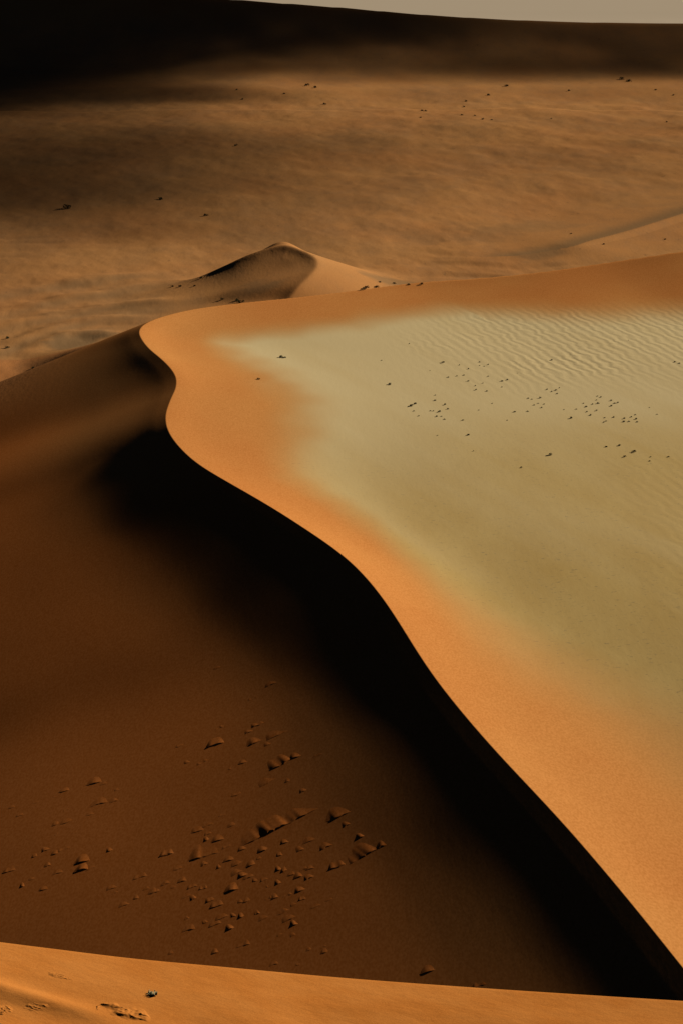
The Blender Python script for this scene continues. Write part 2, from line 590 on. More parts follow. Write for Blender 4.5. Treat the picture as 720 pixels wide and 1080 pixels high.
def rows():
    ys = [-600.0, -300, -120, -30, 40, 90, 130, 160, 185]
    y = 200.0
    while y < 2400:
        ys.append(y)
        px = (y * y + H * H) / (H * FOC)
        y += np.clip(px * (0.5 if 840 < y < 1000 else .85), .35, 9) if y > 235 else 2.5
    while y < 60000:
        ys.append(y)
        y *= 1.035
    return np.array(ys)


offs = [0.0]
stp = .55
while offs[-1] < 760:
    offs.append(offs[-1] + stp)
    stp = min(1.35, stp * 1.012)
while offs[-1] < 30000:
    stp *= 1.22
    offs.append(offs[-1] + stp)
offs = np.array(offs)
offs = np.concatenate([-offs[:0:-1], offs])
ys = rows()
NR, NC = len(ys), len(offs)
sc_ = np.sqrt(np.maximum(ys, 150) ** 2 + H * H) / FOC
xcy = crest_x(ys)
X = xcy[:, None] + offs[None, :] * sc_[:, None]
Y = np.repeat(ys[:, None], NC, 1)
Z, SDI, GRV = height(X, Y)

# attributes
valley = np.maximum(sstep(780, 900, Y), sstep(-40, -90, X) * sstep(600, 690, Y)) * (SDI < -14) * sstep(2250, 2150, Y)
valley = valley * np.where(SDI > -900, sstep(-14, -50, SDI), 1)
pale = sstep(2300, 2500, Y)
rp = GRV * sstep(10, 80, X) * sstep(590, 680, Y) * (0.45 + .55 * sstep(-.15, .7, vnoise(X / 22, Y / 40, 71) + .5 * vnoise(X / 9, Y / 16, 72)))
rp = rp * sstep(20, 60, SDI)
rp = np.maximum(rp, .22 * GRV * sstep(60, 110, X) * sstep(380, 430, Y) * sstep(560, 500, Y))
rough = np.clip(valley * .5 + GRV * .16, 0, 1)

sdv = nearest(SPUR, X, Y)[0].reshape(X.shape)
ssv = np.where(Y > np.interp(X, SPUR[:, 0], SPUR[:, 1]), -1, 1)
grey = np.where((ssv < 0) & (Y > 850), sstep(26, 3, sdv) * sstep(.0, .6, sdv), 0) * .75
for (gx_, gy_, ra, rb, gt) in ((82, 362, 16, 34, .9), (150, 352, 12, 20, .5), (265, 306, 16, 14, .7), (565, 268, 20, 20, .6), (420, 299, 22, 12, .7), (180, 325, 30, 12, .4), (540, 240, 40, 25, .35), (470, 250, 40, 30, .25), (70, 330, 30, 12, .35)):
    hx_, hy_, hz_ = hit(gx_, gy_)
    q = np.sqrt(((X - hx_) / ra) ** 2 + ((Y - hy_ - .2 * (X - hx_)) / rb) ** 2) + .35 * vnoise(X / 14, Y / 11, 77) + .2 * vnoise(X / 5, Y / 4, 78)
    grey = np.maximum(grey, gt * sstep(1.2, .3, q))
for C, rh, rw in RIDGES:                       # near side of each ridge greyed in colour, in place of its shade
    mm = (X < 40) & (X > -300) & (Y > 600) & (Y < 1150)
    d_, e_, s_ = nearest(C, X[mm], Y[mm])
    grey[mm] = np.maximum(grey[mm], np.where(s_ > 0, .62, .0) * np.clip(e_[:, 1], 0, 1) * np.exp(-((d_ - rw * .9) / (rw * .7)) ** 2) * (.75 + .35 * vnoise(X[mm] / 17, Y[mm] / 13, 79)))
grey = grey * valley
# normals of the whole sheet, so that the separate pieces shade as one surface
dXu = np.gradient(X, axis=1); dYu = np.gradient(Y, axis=1); dZu = np.gradient(Z, axis=1)
dXv = np.gradient(X, axis=0); dYv = np.gradient(Y, axis=0); dZv = np.gradient(Z, axis=0)
Nx = dYu * dZv - dZu * dYv; Ny = dZu * dXv - dXu * dZv; Nz = dXu * dYv - dYu * dXv
ln = np.sqrt(Nx**2 + Ny**2 + Nz**2)
NRM = np.stack([Nx / ln, Ny / ln, Nz / ln], -1).reshape(-1, 3)
P = np.stack([X, Y, Z], -1).reshape(-1, 3)

# which named piece each face belongs to
fx = .25 * (X[:-1, :-1] + X[1:, :-1] + X[:-1, 1:] + X[1:, 1:])
fy = .25 * (Y[:-1, :-1] + Y[1:, :-1] + Y[:-1, 1:] + Y[1:, 1:])
fs_ = .25 * (SDI[:-1, :-1] + SDI[1:, :-1] + SDI[:-1, 1:] + SDI[1:, 1:])
fg = .25 * (GRV[:-1, :-1] + GRV[1:, :-1] + GRV[:-1, 1:] + GRV[1:, 1:])
reg = np.full(fx.shape, 1)                                     # valley floor
inm = (fy > 100) & (fy < 1290) & (fx > -410) & (fx < 610)
flank = inm & (fs_ <= 0) & ((fs_ > -70) | (fy < 640))
reg[flank] = 0
reg[inm & (fs_ > 0)] = 0                                        # main dune
reg[inm & (fs_ > 0) & (fg > .5)] = 2                            # gravel plain
pd = nearest(PEAK, fx, fy)[0].reshape(fx.shape)
reg[(pd < 30) & ~(inm & (fs_ > -12))] = 3
sdist = nearest(SPUR[:-60], fx, fy)[0].reshape(fx.shape)
reg[(sdist < 22) & (fy > 850)] = 4
fd, _, fsd = nearest(FARD, fx, fy)
fd = fd.reshape(fx.shape); fsd = fsd.reshape(fx.shape)
reg[(fd < 190) & (fsd > 0) & (fy > 1700)] = 5
reg[(fy > 1800) & (fsd < 0)] = 6
ATT = {'gravel': GRV.ravel(), 'valley': valley.ravel(), 'pale': pale.ravel(), 'shade_red': ((SDI < 0) * (SDI > -900) * sstep(12, -6, Z + 2 * vnoise(X / 25, Y / 40, 97)) * (Y < 760)).ravel(), 'quartz': (GRV * np.clip(sstep(440, 640, Y + 60 * vnoise(X / 60, Y / 90, 95)) + .12 * fbm((X + .5 * Y) / 11, (Y - 1.4 * X) / 110, 96, 3), 0, 1)).ravel(), 'grey': grey.ravel(), 'ripple': rp.ravel(), 'rough': rough.ravel()}  # red shade tint covers the lower outer flank only
idx = np.arange(NR * NC).reshape(NR, NC)
quads = np.stack([idx[:-1, :-1], idx[:-1, 1:], idx[1:, 1:], idx[1:, :-1]], -1).reshape(-1, 4)
regf = reg.ravel()


def sheet(name, verts, faces, normals, att, mat):
    me = bpy.data.meshes.new(name)
    nv, nf = len(verts), len(faces)
    me.vertices.add(nv); me.vertices.foreach_set('co', verts.astype(np.float32).ravel())
    me.loops.add(nf * 4); me.loops.foreach_set('vertex_index', faces.astype(np.int32).ravel())
    me.polygons.add(nf)
    me.polygons.foreach_set('loop_start', np.arange(0, nf * 4, 4, dtype=np.int32))
    me.polygons.foreach_set('use_smooth', np.ones(nf, bool))
    for k, v in att.items():
        a = me.attributes.new(k, 'FLOAT', 'POINT')
        a.data.foreach_set('value', v.astype(np.float32))
    me.update(calc_edges=True)
    if normals is not None:
        me.normals_split_custom_set_from_vertices(normals.astype(np.float32).tolist())
    me.materials.append(mat)
    o = bpy.data.objects.new(name, me)
    COL.objects.link(o)
    return o


NAMES = {0: ('sand_dune', 'tall curving sand dune with a sharp crest, lit right slope and shaded left flank'),
         1: ('valley_floor', 'brown mottled valley floor between the dunes'),
         2: ('gravel_plain', 'pale olive gravel plain dotted with shrubs right of the crest'),
         3: ('peaked_dune', 'small pointed sand dune behind the far rim'),
         4: ('spur_dune', 'long low sand ridge at the right edge behind the rim'),
         5: ('distant_dune', 'broad dark dune slope across the top in cloud shade'),
         6: ('far_plain', 'pale grey plain beyond the distant dune')}
for k, (nm, lb) in NAMES.items():
    f = quads[regf == k]
    if not len(f):
        continue
    u, inv = np.unique(f, return_inverse=True)
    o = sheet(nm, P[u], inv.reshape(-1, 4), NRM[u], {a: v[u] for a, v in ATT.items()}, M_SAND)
    tag(o, lb, kind='structure')

# ------------------------------------------------------------------ foreground dune (the shoulder in front of the photographer)
FG_PX = [(-400, 940), (-200, 968), (-60, 987), (0, 995.5), (60, 1003), (120, 1010.5), (240, 1022), (360, 1033), (480, 1042), (600, 1050), (720, 1057.5), (860, 1066), (1200, 1090)]
FGY = 40.0
FGC = np.array([on_y(a, b, FGY + 2.0 * math.sin(a / 500)) for a, b in FG_PX])
FGC = densify(FGC, .5)


def fg_height(x, y):
    yc = np.interp(x, FGC[:, 0], FGC[:, 1]); zc = np.interp(x, FGC[:, 0], FGC[:, 2])
    t = y - yc
    # in front of the brink: nearly level shoulder, then the steep slope up to the photographer
    tl = np.clip(-t, 0, None)
    front = zc + 0.05 * np.minimum(tl, 1.2) - .035 * tl - .03 * tl * sstep(0, 7, x)
    fy_ = .08 * vnoise(x / 2.3, y / 1.7, 81) * sstep(.3, 2.5, tl)
    # faint secondary fold
    fold = np.exp(-((tl - (3.85 + .25 * x + .1 * vnoise(x / 3, x * 0, 83))) / .30) ** 2) * .13 * sstep(-4.6, -6.6, x) * sstep(-16, -11, x)
    front = front + fy_ + np.clip(fold, 0, None)
    up = np.clip(tl - 6.0, 0, None)
    front = front + up * .66 * sstep(0, 4, up)
    tb = np.clip(t, 0, None)
    back = zc - .10 * np.minimum(tb, .35) - .66 * np.clip(tb - .1, 0, None) - .03 * np.clip(tb - 60, 0, None)
    return np.where(t <= 0, front, back)


fxs = np.concatenate([-np.geomspace(12, 420, 40)[::-1], np.arange(-11.9, 11.95, .055), np.geomspace(12, 420, 40)])
fts = np.concatenate([np.array([-75, -60, -50, -44., -41, -38, -34, -30, -25, -20, -15, -12, -10, -8, -7, -6.5]), np.arange(-6, -.3, .05), np.arange(-.3, .5, .03), np.geomspace(.5, 330, 40)])
FXX = np.repeat(fxs[None, :], len(fts), 0)
FYY = np.interp(fxs, FGC[:, 0], FGC[:, 1])[None, :] + fts[:, None]
FZZ = fg_height(FXX, FYY)
bk = FYY < -2
FZZ = np.where(bk, np.minimum(FZZ, 158.6 - .05 * (-2 - FYY)), FZZ)
FZZ = np.minimum(FZZ, 158.4)
fi = np.arange(FXX.size).reshape(FXX.shape)
fq = np.stack([fi[:-1, :-1], fi[:-1, 1:], fi[1:, 1:], fi[1:, :-1]], -1).reshape(-1, 4)


def fg_material():
    m, t, b = new_mat('foreground_sand')
    ge = t.nodes.new('ShaderNodeNewGeometry'); pos = ge.outputs['Position']
    a = noise(t, pos, .6, (1, 1.6, 1), .4, 5)
    col = mix(t, ramp(t, a, .30, .68), (.455, .168, .036, 1), (.40, .132, .023, 1))
    g = noise(t, pos, 30, detail=5, rough=.7)
    col = mix(t, .25, col, mix(t, ramp(t, g, .3, .7), (.26, .09, .022, 1), (.66, .27, .06, 1)))
    t.links.new(col, b.inputs['Base Color'])
    n1 = noise(t, pos, 2.2, (.7, 1.5, 1), .5, 6, .6)
    bp = t.nodes.new('ShaderNodeBump'); bp.inputs['Distance'].default_value = .022
    t.links.new(n1, bp.inputs['Height'])
    t.links.new(bp.outputs[0], b.inputs['Normal'])
    return m


M_FG = fg_material()
fo = sheet('foreground_dune', np.stack([FXX, FYY, FZZ], -1).reshape(-1, 3), fq, None, {}, M_FG)
tag(fo, 'sunlit orange sand shoulder along the bottom edge', kind='structure')


def fg_hit(px, py):
    d = ray(px, py)
    t = np.arange(30, 70, .01)
    zz = fg_height(d[0] * t, d[1] * t)
    i = int(np.argmax(zz >= H + d[2] * t))
    return d[0] * t[i], d[1] * t[i], float(zz[i])


# ------------------------------------------------------------------ shrubs
def shrub_mesh(name, seed, n=150, flat=.75):
    rn = random.Random(seed)
    bm = bmesh.new()
    for i in range(7):                                      # twigs
        a = rn.uniform(0, 6.28); e = rn.uniform(.5, 1.3)
        tip = Vector((math.cos(a) * math.cos(e), math.sin(a) * math.cos(e), math.sin(e) * flat)) * rn.uniform(.5, .85)
        s = Vector((-math.sin(a), math.cos(a), 0)) * .02
        u = Vector((0, 0, .02))
        v = [bm.verts.new(q) for q in (-s, s, u, tip)]
        for f in ((0, 1, 3), (1, 2, 3), (2, 0, 3)):
            bm.faces.new([v[j] for j in f]).material_index = 1
    lobes = [(Vector((rn.uniform(-.45, .45), rn.uniform(-.45, .45), rn.uniform(.15, .5) * flat)), rn.uniform(.28, .5)) for _ in range(6)]
    for i in range(n):
        c, rad = rn.choice(lobes)
        a = rn.uniform(0, 6.28); e = rn.uniform(-.6, 1.5)
        p = c + Vector((math.cos(a) * math.cos(e), math.sin(a) * math.cos(e), math.sin(e))) * rad * rn.uniform(.6, 1.05)
        p.z = max(p.z, .03)
        ax = Vector((rn.uniform(-1, 1), rn.uniform(-1, 1), rn.uniform(-.2, 1))).normalized()
        bx = ax.orthogonal().normalized()
        ll, ww = rn.uniform(.10, .2), rn.uniform(.04, .08)
        v = [bm.verts.new(q) for q in (p - ax * ll, p + bx * ww, p + ax * ll, p - bx * ww)]
        bm.faces.new(v)
    me = bpy.data.meshes.new(name)
    bm.to_mesh(me); bm.free()
    me.materials.append(M_LEAF); me.materials.append(M_TWIG)
    return me


SHRUBS = [shrub_mesh('desert_shrub', s, 170, f) for s, f in ((1, .8), (2, .65), (3, .9), (4, .55))]


def shrub(px, py, r, label, group=None, name='desert_shrub'):
    x, y, z = hit(px, py)
    o = bpy.data.objects.new(name, random.choice(SHRUBS))
    COL.objects.link(o)
    o.location = (x, y, z - .03 * r)
    o.rotation_euler = (0, 0, random.uniform(0, 6.28))
    o.scale = (r, r * random.uniform(.8, 1.15), r * random.uniform(.8, 1.1))
    return tag(o, label, 'shrub', group)


def z5(x, y): return 400 + x / 2.25, 350 + y / 2.25


CL = {
    'upper': ([(237, 72), (237, 80), (257, 78), (248, 82), (210, 88), (183, 105), (163, 108), (200, 103), (210, 117), (227, 128), (228, 138), (245, 122), (254, 141), (257, 106), (290, 117), (303, 114), (290, 131)],
              'tiny dark shrub in the upper loose cluster on the pale gravel plain', 'shrubs of the upper cluster on the gravel plain'),
    'left': ([(132, 151), (131, 163), (127, 188), (120, 188), (146, 201), (154, 208), (155, 173), (162, 183), (92, 200), (81, 188), (135, 201), (197, 210)],
             'tiny dark shrub in the left-hand dense cluster on the pale gravel plain', 'shrubs of the left-hand cluster on the gravel plain'),
    'mid': ([(366, 174), (380, 157), (390, 172), (384, 180), (376, 170), (352, 158), (361, 160), (408, 142), (418, 139), (421, 147), (397, 137), (426, 133), (351, 189), (320, 190)],
            'tiny dark shrub in the sparse middle cluster on the pale gravel plain', 'shrubs of the middle cluster on the gravel plain'),
    'right': ([(516, 153), (524, 155), (514, 162), (518, 170), (505, 172), (491, 190), (489, 178), (483, 170), (500, 198), (514, 187), (549, 176), (557, 170), (565, 168), (549, 163), (533, 204), (537, 212), (531, 215), (555, 203), (580, 206), (579, 213), (591, 213), (596, 202), (606, 197), (608, 207), (610, 214)],
              'tiny dark shrub in the largest, right-hand cluster on the pale gravel plain', 'shrubs of the right-hand cluster on the gravel plain'),
    'low': ([(569, 270), (537, 273), (581, 297), (642, 297), (640, 307), (684, 297)],
            'tiny dark shrub in the lowest loose row at the right of the gravel plain', 'shrubs of the lowest row on the gravel plain'),
    'strag': ([(119, 92), (189, 79), (327, 98), (267, 170), (235, 186), (302, 210), (437, 185), (466, 184), (137, 246), (222, 283), (336, 322), (640, 180), (658, 196), (590, 20), (5, 68), (70, 28)],
              'faint speck of a shrub standing apart from every cluster on the gravel plain', 'straggling shrubs on the gravel plain'),
}
for key, (lst, lb, grp) in CL.items():
    for (x, y) in lst:
        shrub(*z5(x, y), random.uniform(.34, .62) * (.7 if key == 'strag' else 1), lb, grp)
for x, y, r, lb in [(150, 73, .85, 'lone round dark shrub highest left of the gravel plain clusters'),
                    (73, 176, .95, 'largest dark shrub at the left tip of the left-hand cluster'),
                    (84, 171, .7, 'dark shrub just right of the largest one in the left-hand cluster'),
                    (141, 190, .75, 'round black shrub at the heart of the left-hand cluster'),
                    (210, 245, .7, 'lone dark shrub below and right of the left-hand cluster'),
                    (408, 67, .6, 'lone small shrub at the lower edge of the rippled sand'),
                    (454, 205, .75, 'lone dark shrub left of the right-hand cluster'),
                    (405, 292, .95, 'broad shrub with a faint sand tail below the middle cluster'),
                    (603, 285, .85, 'darkest and largest shrub in the lowest row on the gravel plain'),
                    (24, 125, .8, 'low shrub with a thin streak at the left side of the plain'),
                    (700, 72, .6, 'left one of two specks on the ripples near the right edge'),
                    (711, 75, .6, 'right one of two specks on the ripples near the right edge')]:
    shrub(*z5(x, y), r, lb)
shrub(297, 377, 1.0, 'flat dark shrub nearest the summit on the orange edge of the plain')
shrub(300, 377.5, .8, 'smaller shrub touching the flat dark one nearest the summit')
shrub(273, 400, .9, 'low dark shrub below the summit bend on the lit sand')

# shrubs at the small dune and in the valley
def z6(x, y): return 200 + x / 2.77, 240 + y / 2.77
for x, y, r, lb in [(95, 210, 1.2, 'dark shrub by itself left under the small pointed dune'),
                    (140, 213, 1.3, 'upper shrub of the dark trio at the foot of the pointed dune'),
                    (144, 219, 1.5, 'largest lower shrub of the trio at the foot of the pointed dune'),
                    (157, 217, 1.0, 'right-hand shrub of the trio at the foot of the pointed dune'),
                    (505, 182, 1.5, 'left dark bush of the pair at the right toe of the pointed dune'),
                    (516, 178, 1.6, 'middle dark bush at the right toe of the pointed dune'),
                    (545, 176, 1.6, 'round dark bush right of the pair at the pointed dune toe'),
                    (555, 160, .9, 'small bush above the round one at the pointed dune toe'),
                    (597, 164, 1.2, 'bush midway along the row right of the pointed dune'),
                    (640, 167, 1.0, 'second last bush of the row right of the pointed dune'),
                    (676, 167, 1.1, 'last bush of the row right of the pointed dune'),
                    (15, 171, 1.0, 'small shrub on the valley sand left of the pointed dune'),
                    (35, 147, 1.2, 'flat shrub on the outline foot of the pointed dune, left')]:
    shrub(*z6(x, y), r, lb)
for px, py, r, lb in [(635.7, 257.7, 1.0, 'dark speck of a shrub right of the low ridge tip'),
                      (700.7, 252.7, .9, 'faint shrub below the low ridge near the right edge'),
                      (601.5, 246.7, .9, 'faint shrub above and left of the low ridge tip'),
                      (182, 302.5, 1.2, 'left shrub of a pair on the banded valley sand'),
                      (190, 302.5, 1.2, 'right shrub of a pair on the banded valley sand'),
                      (8, 357, 1.5, 'upper flat shrub at the left edge of the valley'),
                      (8, 367, 1.6, 'lower flat shrub at the left edge of the valley'),
                      (35, 388.5, 1.1, 'small shrub on the valley sand just above the flank outline')]:
    shrub(px, py, r, lb)


def z7(x, y): return 440 + x / 2.571, 60 + y / 2.571
FARS = [(240, 80, 4.5, 'flat dark bush patch high in the valley near the dark slope'), (192, 104, 3.6, 'dark bush at the right end of the diagonal valley row'),
        (131, 121, 3.6, 'round dark bush in the middle of the diagonal valley row'), (125, 136, 3.0, 'small bush under the round one of the diagonal row'),
        (12, 146, 3.0, 'left bush of a close pair far up the valley'), (22, 147, 2.8, 'right bush of a close pair far up the valley'),
        (8, 165, 2.4, 'faint bush below the close pair far up the valley'), (120, 158, 2.6, 'bush left of a short low row far up the valley'),
        (155, 160, 2.2, 'faint bush starting a short low row far up the valley'), (177, 170, 2.8, 'dark bush in a short low row far up the valley'),
        (200, 171, 2.2, 'faint last bush of a short low row far up the valley'), (410, 92, 2.8, 'lone bush midway below the dark distant slope'),
        (552, 61, 6.0, 'big dark bush at the foot of the distant slope, upper of two'), (572, 67, 6.0, 'big dark bush at the foot of the distant slope, lower of two'),
        (645, 90, 3.0, 'small bush right of the two big ones by the distant slope'), (693, 104, 2.6, 'faint bush at the far right below the distant slope'),
        (362, 168, 2.0, 'speck of a bush alone in the middle valley'), (675, 177, 2.0, 'speck of a bush alone in the right part of the valley')]
for x, y, r, lb in FARS:
    shrub(*z7(x, y), r * .62, lb)
for x, y, r, lb in [(648, 181, 5.0, 'left half of the big dark thicket under the shaded slope'), (664, 185, 5.5, 'right half of the big dark thicket under the shaded slope'),
                    (685, 220, 3.4, 'small bush below the big dark thicket'), (340, 421, 4.4, 'flat dark bush lowest on the left valley floor'),
                    (140, 440, 6.0, 'wide dark bush in the cloud shade on the left'), (435, 455, 3.2, 'bush right of the flat dark one on the left valley floor'),
                    (498, 308, 3.0, 'lone bush in the middle of the shaded valley'), (500, 190, 3.0, 'faint upper bush left of the big thicket'),
                    (512, 210, 3.0, 'faint lower bush left of the big thicket'), (600, 198, 3.2, 'faint bush just left of the big thicket')]:
    shrub(x / 2, y / 2, r * .62, lb)


# ------------------------------------------------------------------ sand hummocks on the shaded flank
def hummock(px, py, lpx, hgt, label, group=None, ang=None, name='sand_hummock', slim=1.0):
    x, y, z = hit(px, py)
    rn = random.Random(int(px * 97 + py * 31))
    sl = math.sqrt(x * x + y * y + (H - z) ** 2) / FOC
    ln_ = lpx * sl
    ang = ang if ang is not None else rn.uniform(.0, .45)
    big = lpx > 14
    hgt = hgt * (.18 if lpx > 60 else .20 if big else .20)
    ln_ *= 1.1 if big else 1.6
    wid = .75 if big else .45                                  # depth of the little scarp (m)
    tail = min(6.5, max(2.4, ln_ * .9))                       # length of the level sand behind it (m)
    nu = max(19, int(ln_ / .20)) | 1
    V = np.concatenate([np.linspace(-1.6 * wid, .4 * wid, 13), np.geomspace(.6 * wid, tail, 10)])
    nv = len(V)
    ca, sa = math.cos(ang), math.sin(ang)
    U = np.linspace(-1, 1, nu)
    UU, VV = np.meshgrid(U, V, indexing='ij')
    sd0 = rn.randint(1, 9999)
    q_ = max(1, ln_ / 4)
    lip = wid * (.5 * vnoise(UU * 1.3 * q_ + sd0, UU * 0 + 3.3, 5) + .25 * vnoise(UU * 3.5 * q_ + sd0, UU * 0, 6))
    env = np.clip(1 - np.abs(UU) ** 2.2, 0, 1) ** 1.0 * np.clip(.80 + .55 * vnoise(UU * 1.5 * q_ + sd0, UU * 0 + 7, 7), .15, 1.3)
    v = VV - lip * np.clip(1 - np.abs(UU), 0, 1)
    spread = np.clip(v / tail, 0, 1)
    side_ = np.clip(1 - (np.abs(UU) / (1 - .55 * spread)) ** 2, 0, 1)          # the tail narrows and dies out
    prof = np.where(v < 0, sstep(-.75 * wid, 0, v), (1 - spread) ** 1.3 * side_ ** .5)
    hh = hgt * env * prof
    wx = x + UU * ln_ / 2 * ca - VV * sa
    wy = y + UU * ln_ / 2 * sa + VV * ca
    edge = (np.abs(UU) > .999) | (VV < V[0] + .001) | (VV > V[-1] - .001)
    wz = height(wx, wy)[0] + hh - np.where(edge, .06, 0.0) - .02
    vs = np.stack([wx - x, wy - y, wz - z], -1).reshape(-1, 3)
    ii = np.arange(nu * nv).reshape(nu, nv)
    fs = np.stack([ii[:-1, :-1], ii[1:, :-1], ii[1:, 1:], ii[:-1, 1:]], -1).reshape(-1, 4)
    o = sheet(name, vs, fs, None, {'shade_red': np.ones(len(vs))}, M_SAND)  # hummocks carry the flank's painted shade tint
    o.location = (x, y, z)
    return tag(o, label, 'hummock', group)


def za(x, y): return 160 + x / 4, 740 + y / 4
def zb(x, y): return 160 + x / 2.769, 860 + y / 2.769
def zc_(x, y): return x / 4, 800 + y / 4


BIG = [(za(268, 182), 20, .75, .05, 'boldest black-shadowed sand hummock, upper left of the shaded flank group'),
       (za(430, 176), 20, .75, .25, 'thick dark sand hummock right of the boldest one'),
       (za(525, 145), 26, .45, .35, 'pale-topped sand tail rising right of the thick dark hummock'),
       (za(545, 264), 30, .55, .40, 'slanting dark sand ledge below the thick dark hummock'),
       (za(600, 236), 16, .40, .1, 'upper step of the slanting dark sand ledge'),
       (za(490, 342), 26, .35, .50, 'thin slanting sand lip under the slanting dark ledge'),
       (zb(362, 40), 92, .85, .40, 'longest slanting sand ledge running up right across the shaded flank'),
       (zb(540, 5), 30, .45, .25, 'faint sand lip continuing the longest slanting ledge at its upper right'),
       (zb(540, 150), 18, .55, .15, 'left dark end of the isolated right-hand sand ledge'),
       (zb(620, 118), 36, .55, .45, 'slanting main run of the isolated right-hand sand ledge'),
       (zb(670, 92), 16, .35, .1, 'upper right tip of the isolated right-hand sand ledge'),
       (zb(150, 120), 36, .55, .02, 'flat wide dark sand ledge left of the crowded hummocks'),
       (zb(235, 219), 13, .60, .0, 'short black hummock in the middle of the crowded hummocks'),
       (zb(105, 336), 12, .55, .0, 'dark round hummock at the lower left of the crowd'),
       (zb(265, 381), 12, .50, .0, 'lone round hummock below the crowd above the bright sand'),
       (zc_(395, 105), 18, .50, .0, 'topmost dark hummock of the left-hand scatter'),
       (zc_(340, 438), 14, .60, .0, 'upper of two stacked dark hummocks in the left-hand scatter'),
       (zc_(342, 472), 16, .65, .0, 'lower of two stacked dark hummocks in the left-hand scatter'),
       (zc_(40, 476), 11, .50, .0, 'dark hummock by itself at the left edge of the flank'),
       (zc_(702, 406), 11, .50, .0, 'dark hummock midway between the two hummock patches'),
       (zc_(415, 193), 22, .35, .05, 'long thin sand lip under the topmost left-hand hummock'),
       ((450, 1025), 12, .32, .0, 'larger lone hummock near the bright foreground brink, right of centre'),
       ((505, 1040), 12, .28, .0, 'lowest lone hummock against the bright foreground brink')]
for (p, l, h, a, lb) in BIG:
    hummock(p[0], p[1], l, h, lb, None, a, 'sand_ledge' if 'ledge' in lb or 'lip' in lb else 'sand_hummock')

UP = [(285, 113), (410, 130), (435, 103), (455, 96), (380, 260), (150, 258), (215, 257), (357, 393), (120, 187), (65, 232), (640, 378), (700, 228), (300, 480), (490, 183), (330, 285), (276, -140), (504, -72), (428, -12), (590, 330)]
for x, y in UP:
    hummock(*za(x, y), random.uniform(7, 13), random.uniform(.16, .34), 'small faint sand hummock among the large dark ones, upper flank', 'small hummocks of the upper flank')
CROWD = [(130, 48), (165, 55), (160, 72), (190, 75), (165, 30), (235, 30), (45, 115), (75, 158), (155, 145), (205, 150), (225, 132), (265, 100), (220, 93), (325, 102), (315, 126), (370, 118), (385, 82), (460, 77), (510, 93), (435, 103), (290, 146), (250, 143), (370, 160), (385, 163), (265, 178), (280, 183), (250, 170), (410, 172), (413, 185), (440, 160), (460, 183), (430, 180), (460, 158), (130, 180), (90, 193), (120, 210), (150, 213), (65, 210), (40, 203), (10, 225), (105, 237), (125, 243), (205, 238), (175, 248), (190, 265), (275, 252), (258, 255), (330, 190), (345, 205), (370, 200), (340, 243), (360, 242), (430, 222), (440, 245), (415, 262), (475, 268), (515, 248), (380, 285), (305, 288), (325, 303), (260, 297), (240, 295), (205, 300), (155, 315), (185, 320), (100, 303), (230, 332), (415, 320), (400, 305), (570, 30), (610, 65), (300, 193), (395, 235)]
for x, y in CROWD:
    hummock(*zb(x, y), random.uniform(6, 13), random.uniform(.20, .46), 'small dark sand hummock in the crowded patch on the shaded flank', 'small hummocks of the crowded patch')
LOWS = [(375, 350), (415, 350), (185, 402), (55, 405), (355, 437), (430, 435), (460, 393), (500, 385), (505, 400)]
for x, y in LOWS:
    hummock(*zb(x, y), random.uniform(5, 9), random.uniform(.15, .30), 'tiny scattered sand hummock between the crowded patch and the bright foreground', 'scattered hummocks above the foreground')
LEFT = [(440, 108), (270, 138), (230, 165), (490, 135), (485, 180), (380, 237), (280, 218), (280, 270), (235, 280), (310, 315), (370, 315), (235, 322), (190, 390), (270, 385), (235, 402), (150, 412), (205, 453), (180, 468), (240, 485), (390, 462), (65, 458), (135, 510), (180, 555), (95, 540), (50, 208), (85, 240), (155, 185), (590, 503), (650, 565), (620, 552), (700, 530), (465, 552), (480, 570), (575, 590), (575, 435), (460, 390), (480, 620), (520, 622)]
for x, y in LEFT:
    hummock(*zc_(x, y), random.uniform(6, 13), random.uniform(.14, .36), 'small sand hummock of the loose scatter on the left of the shaded flank', 'small hummocks of the left-hand scatter')


# ------------------------------------------------------------------ foreground details
def tuft(px, py, r, n, seed, label, name, mat):
    x, y, z = fg_hit(px, py)
    rn = random.Random(seed)
    bm = bmesh.new()
    for i in range(n):
        a = rn.uniform(0, 6.28); rr = r * .55 * math.sqrt(rn.random())
        b = Vector((math.cos(a) * rr * 1.6, math.sin(a) * rr * .6, -.01))
        a2 = rn.uniform(0, 6.28)
        lean = Vector((math.cos(a2) + .35, math.sin(a2), 0)) * rn.uniform(.2, .9) * r * .6
        hgt = rn.uniform(.25, .75) * r * .8
        s = Vector((-math.sin(a2), math.cos(a2), 0)) * .012
        m_ = b + lean * .45 + Vector((0, 0, hgt)); t_ = b + lean + Vector((0, 0, hgt * 1.05))
        v = [bm.verts.new(q) for q in (b - s, b + s, m_ + s * .8, m_ - s * .8, t_)]
        bm.faces.new((v[0], v[1], v[2], v[3])); bm.faces.new((v[3], v[2], v[4]))
    me = bpy.data.meshes.new(name); bm.to_mesh(me); bm.free()
    me.materials.append(mat)
    o = bpy.data.objects.new(name, me); COL.objects.link(o)
    o.location = (x, y, z)
    return tag(o, label, 'grass tuft')


tuft(160, 1049, .15, 60, 5, 'small flattened dry grass tuft above the eroded sand lump', 'grass_tuft', M_DRY)


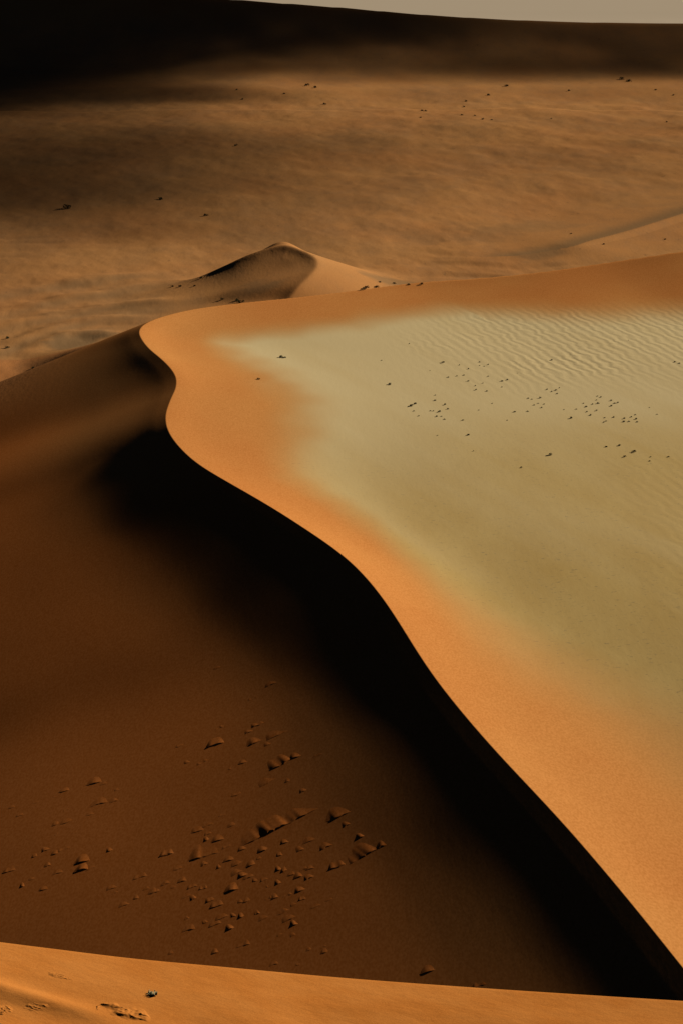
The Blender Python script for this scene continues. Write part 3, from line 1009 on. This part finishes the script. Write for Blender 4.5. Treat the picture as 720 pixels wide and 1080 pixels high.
def lump(px, py, lx, ly, hz, seed, label, name, n=56):
    """eroded crusted sand lump with broken ridges, half buried in the shoulder"""
    x, y, z = fg_hit(px, py)
    U = np.linspace(-1, 1, n)
    UU, VV = np.meshgrid(U, U, indexing='ij')
    wx = x + UU * lx; wy = y + VV * ly
    rr = np.sqrt(UU**2 + VV**2)
    env = sstep(1.0, .30, rr + .42 * vnoise(UU * 1.7 + seed, VV * 1.7, 3) + .12 * vnoise(UU * 5 + seed, VV * 5, 4))
    rid = 1 - np.abs(vnoise(UU * 2.6 + VV * 1.2 + seed, VV * 4.2 - UU * .8, 9))
    rid2 = 1 - np.abs(vnoise(UU * 6 + seed, VV * 8, 12))
    hh = hz * env * (.55 + .55 * rid ** 3 + .22 * rid2 ** 3 + .1 * vnoise(UU * 16, VV * 16 + seed, 14))
    wz = fg_height(wx, wy) + hh - .006 - np.where(rr > .98, .05, 0)
    ii = np.arange(n * n).reshape(n, n)
    fs = np.stack([ii[:-1, :-1], ii[1:, :-1], ii[1:, 1:], ii[:-1, 1:]], -1).reshape(-1, 4)
    o = sheet(name, np.stack([wx - x, wy - y, wz - z], -1).reshape(-1, 3), fs, None, {}, M_FG)
    o.location = (x, y, z)
    return tag(o, label, 'sand lump')


lump(132, 1069, .66, .42, .065, 3, 'broken crusty sand lump with ridges at the bottom edge of the foreground', 'sand_lump')
lump(2, 1065, .30, .22, .04, 8, 'dark-edged little sand lump at the left bottom corner', 'sand_lump')
lump(38, 1064, .42, .20, .022, 12, 'faint low sand lump between the corner and the crusty one', 'sand_lump')
lump(64, 1029, .35, .14, .02, 21, 'faint thin sand lump high on the bright foreground shoulder', 'sand_lump')


# ------------------------------------------------------------------ clouds (their shade darkens the upper left and the distant slope)
def cloud_material(dens):
    m = bpy.data.materials.new('cloud')
    m.use_nodes = True
    t = m.node_tree
    t.nodes.remove(t.nodes['Principled BSDF'])
    v = t.nodes.new('ShaderNodeVolumePrincipled')
    v.inputs['Color'].default_value = (.95, .95, .95, 1)
    v.inputs['Density'].default_value = dens
    v.inputs['Anisotropy'].default_value = .4
    t.links.new(v.outputs[0], t.nodes['Material Output'].inputs['Volume'])
    return m


def cloud(cx, cy, alt, ax, ay, az, rot, dens, seed):
    T = alt / math.sin(SUN_EL)
    me = bpy.data.meshes.new('cloud')
    bm = bmesh.new()
    bmesh.ops.create_icosphere(bm, subdivisions=6, radius=1)
    Q = np.array([v.co.normalized()[:] for v in bm.verts])
    rad = np.hypot(Q[:, 0], Q[:, 1])
    q = np.arcsin(np.minimum(1, rad)) / (math.pi / 2)          # even rings from the middle to the rim
    kk = q / np.maximum(rad, 1e-6)
    x_, y_ = Q[:, 0] * kk, Q[:, 1] * kk
    s = 1 + .22 * fbm(Q[:, 0] * 2.1 + seed, Q[:, 1] * 2.1, seed, 4)
    h_ = np.maximum(0, 1 - q * q) ** 1.5 * (1 + .45 * fbm(x_ * 3.3 + seed, y_ * 3.3, seed + 1, 4)) * az
    for v, a_, b_, c_ in zip(bm.verts, x_ * ax * s, y_ * ay * s, np.where(Q[:, 2] > 0, h_, -.3 * h_)):
        v.co = (a_, b_, c_)
    bm.to_mesh(me); bm.free()
    me.materials.append(cloud_material(dens))
    o = bpy.data.objects.new('cloud', me)
    COL.objects.link(o)
    o.location = (cx + L.x * T, cy + L.y * T, alt)
    o.rotation_euler = (0, 0, rot)
    return tag(o, kind='structure')
#           shade on the ground: x, y; altitude; half sizes; turn; density
cloud(-560, 2140, 800, 680, 520, 42, .1, .034, 3)
cloud(-470, 1560, 760, 520, 860, 30, .22, .022, 5)
cloud(330, 2125, 780, 1200, 215, 24, -.03, .019, 9)
cloud(100, 1450, 900, 1700, 1000, 30, .0, .0018, 12)  # wide thin cloud, unseen, added to dim the valley
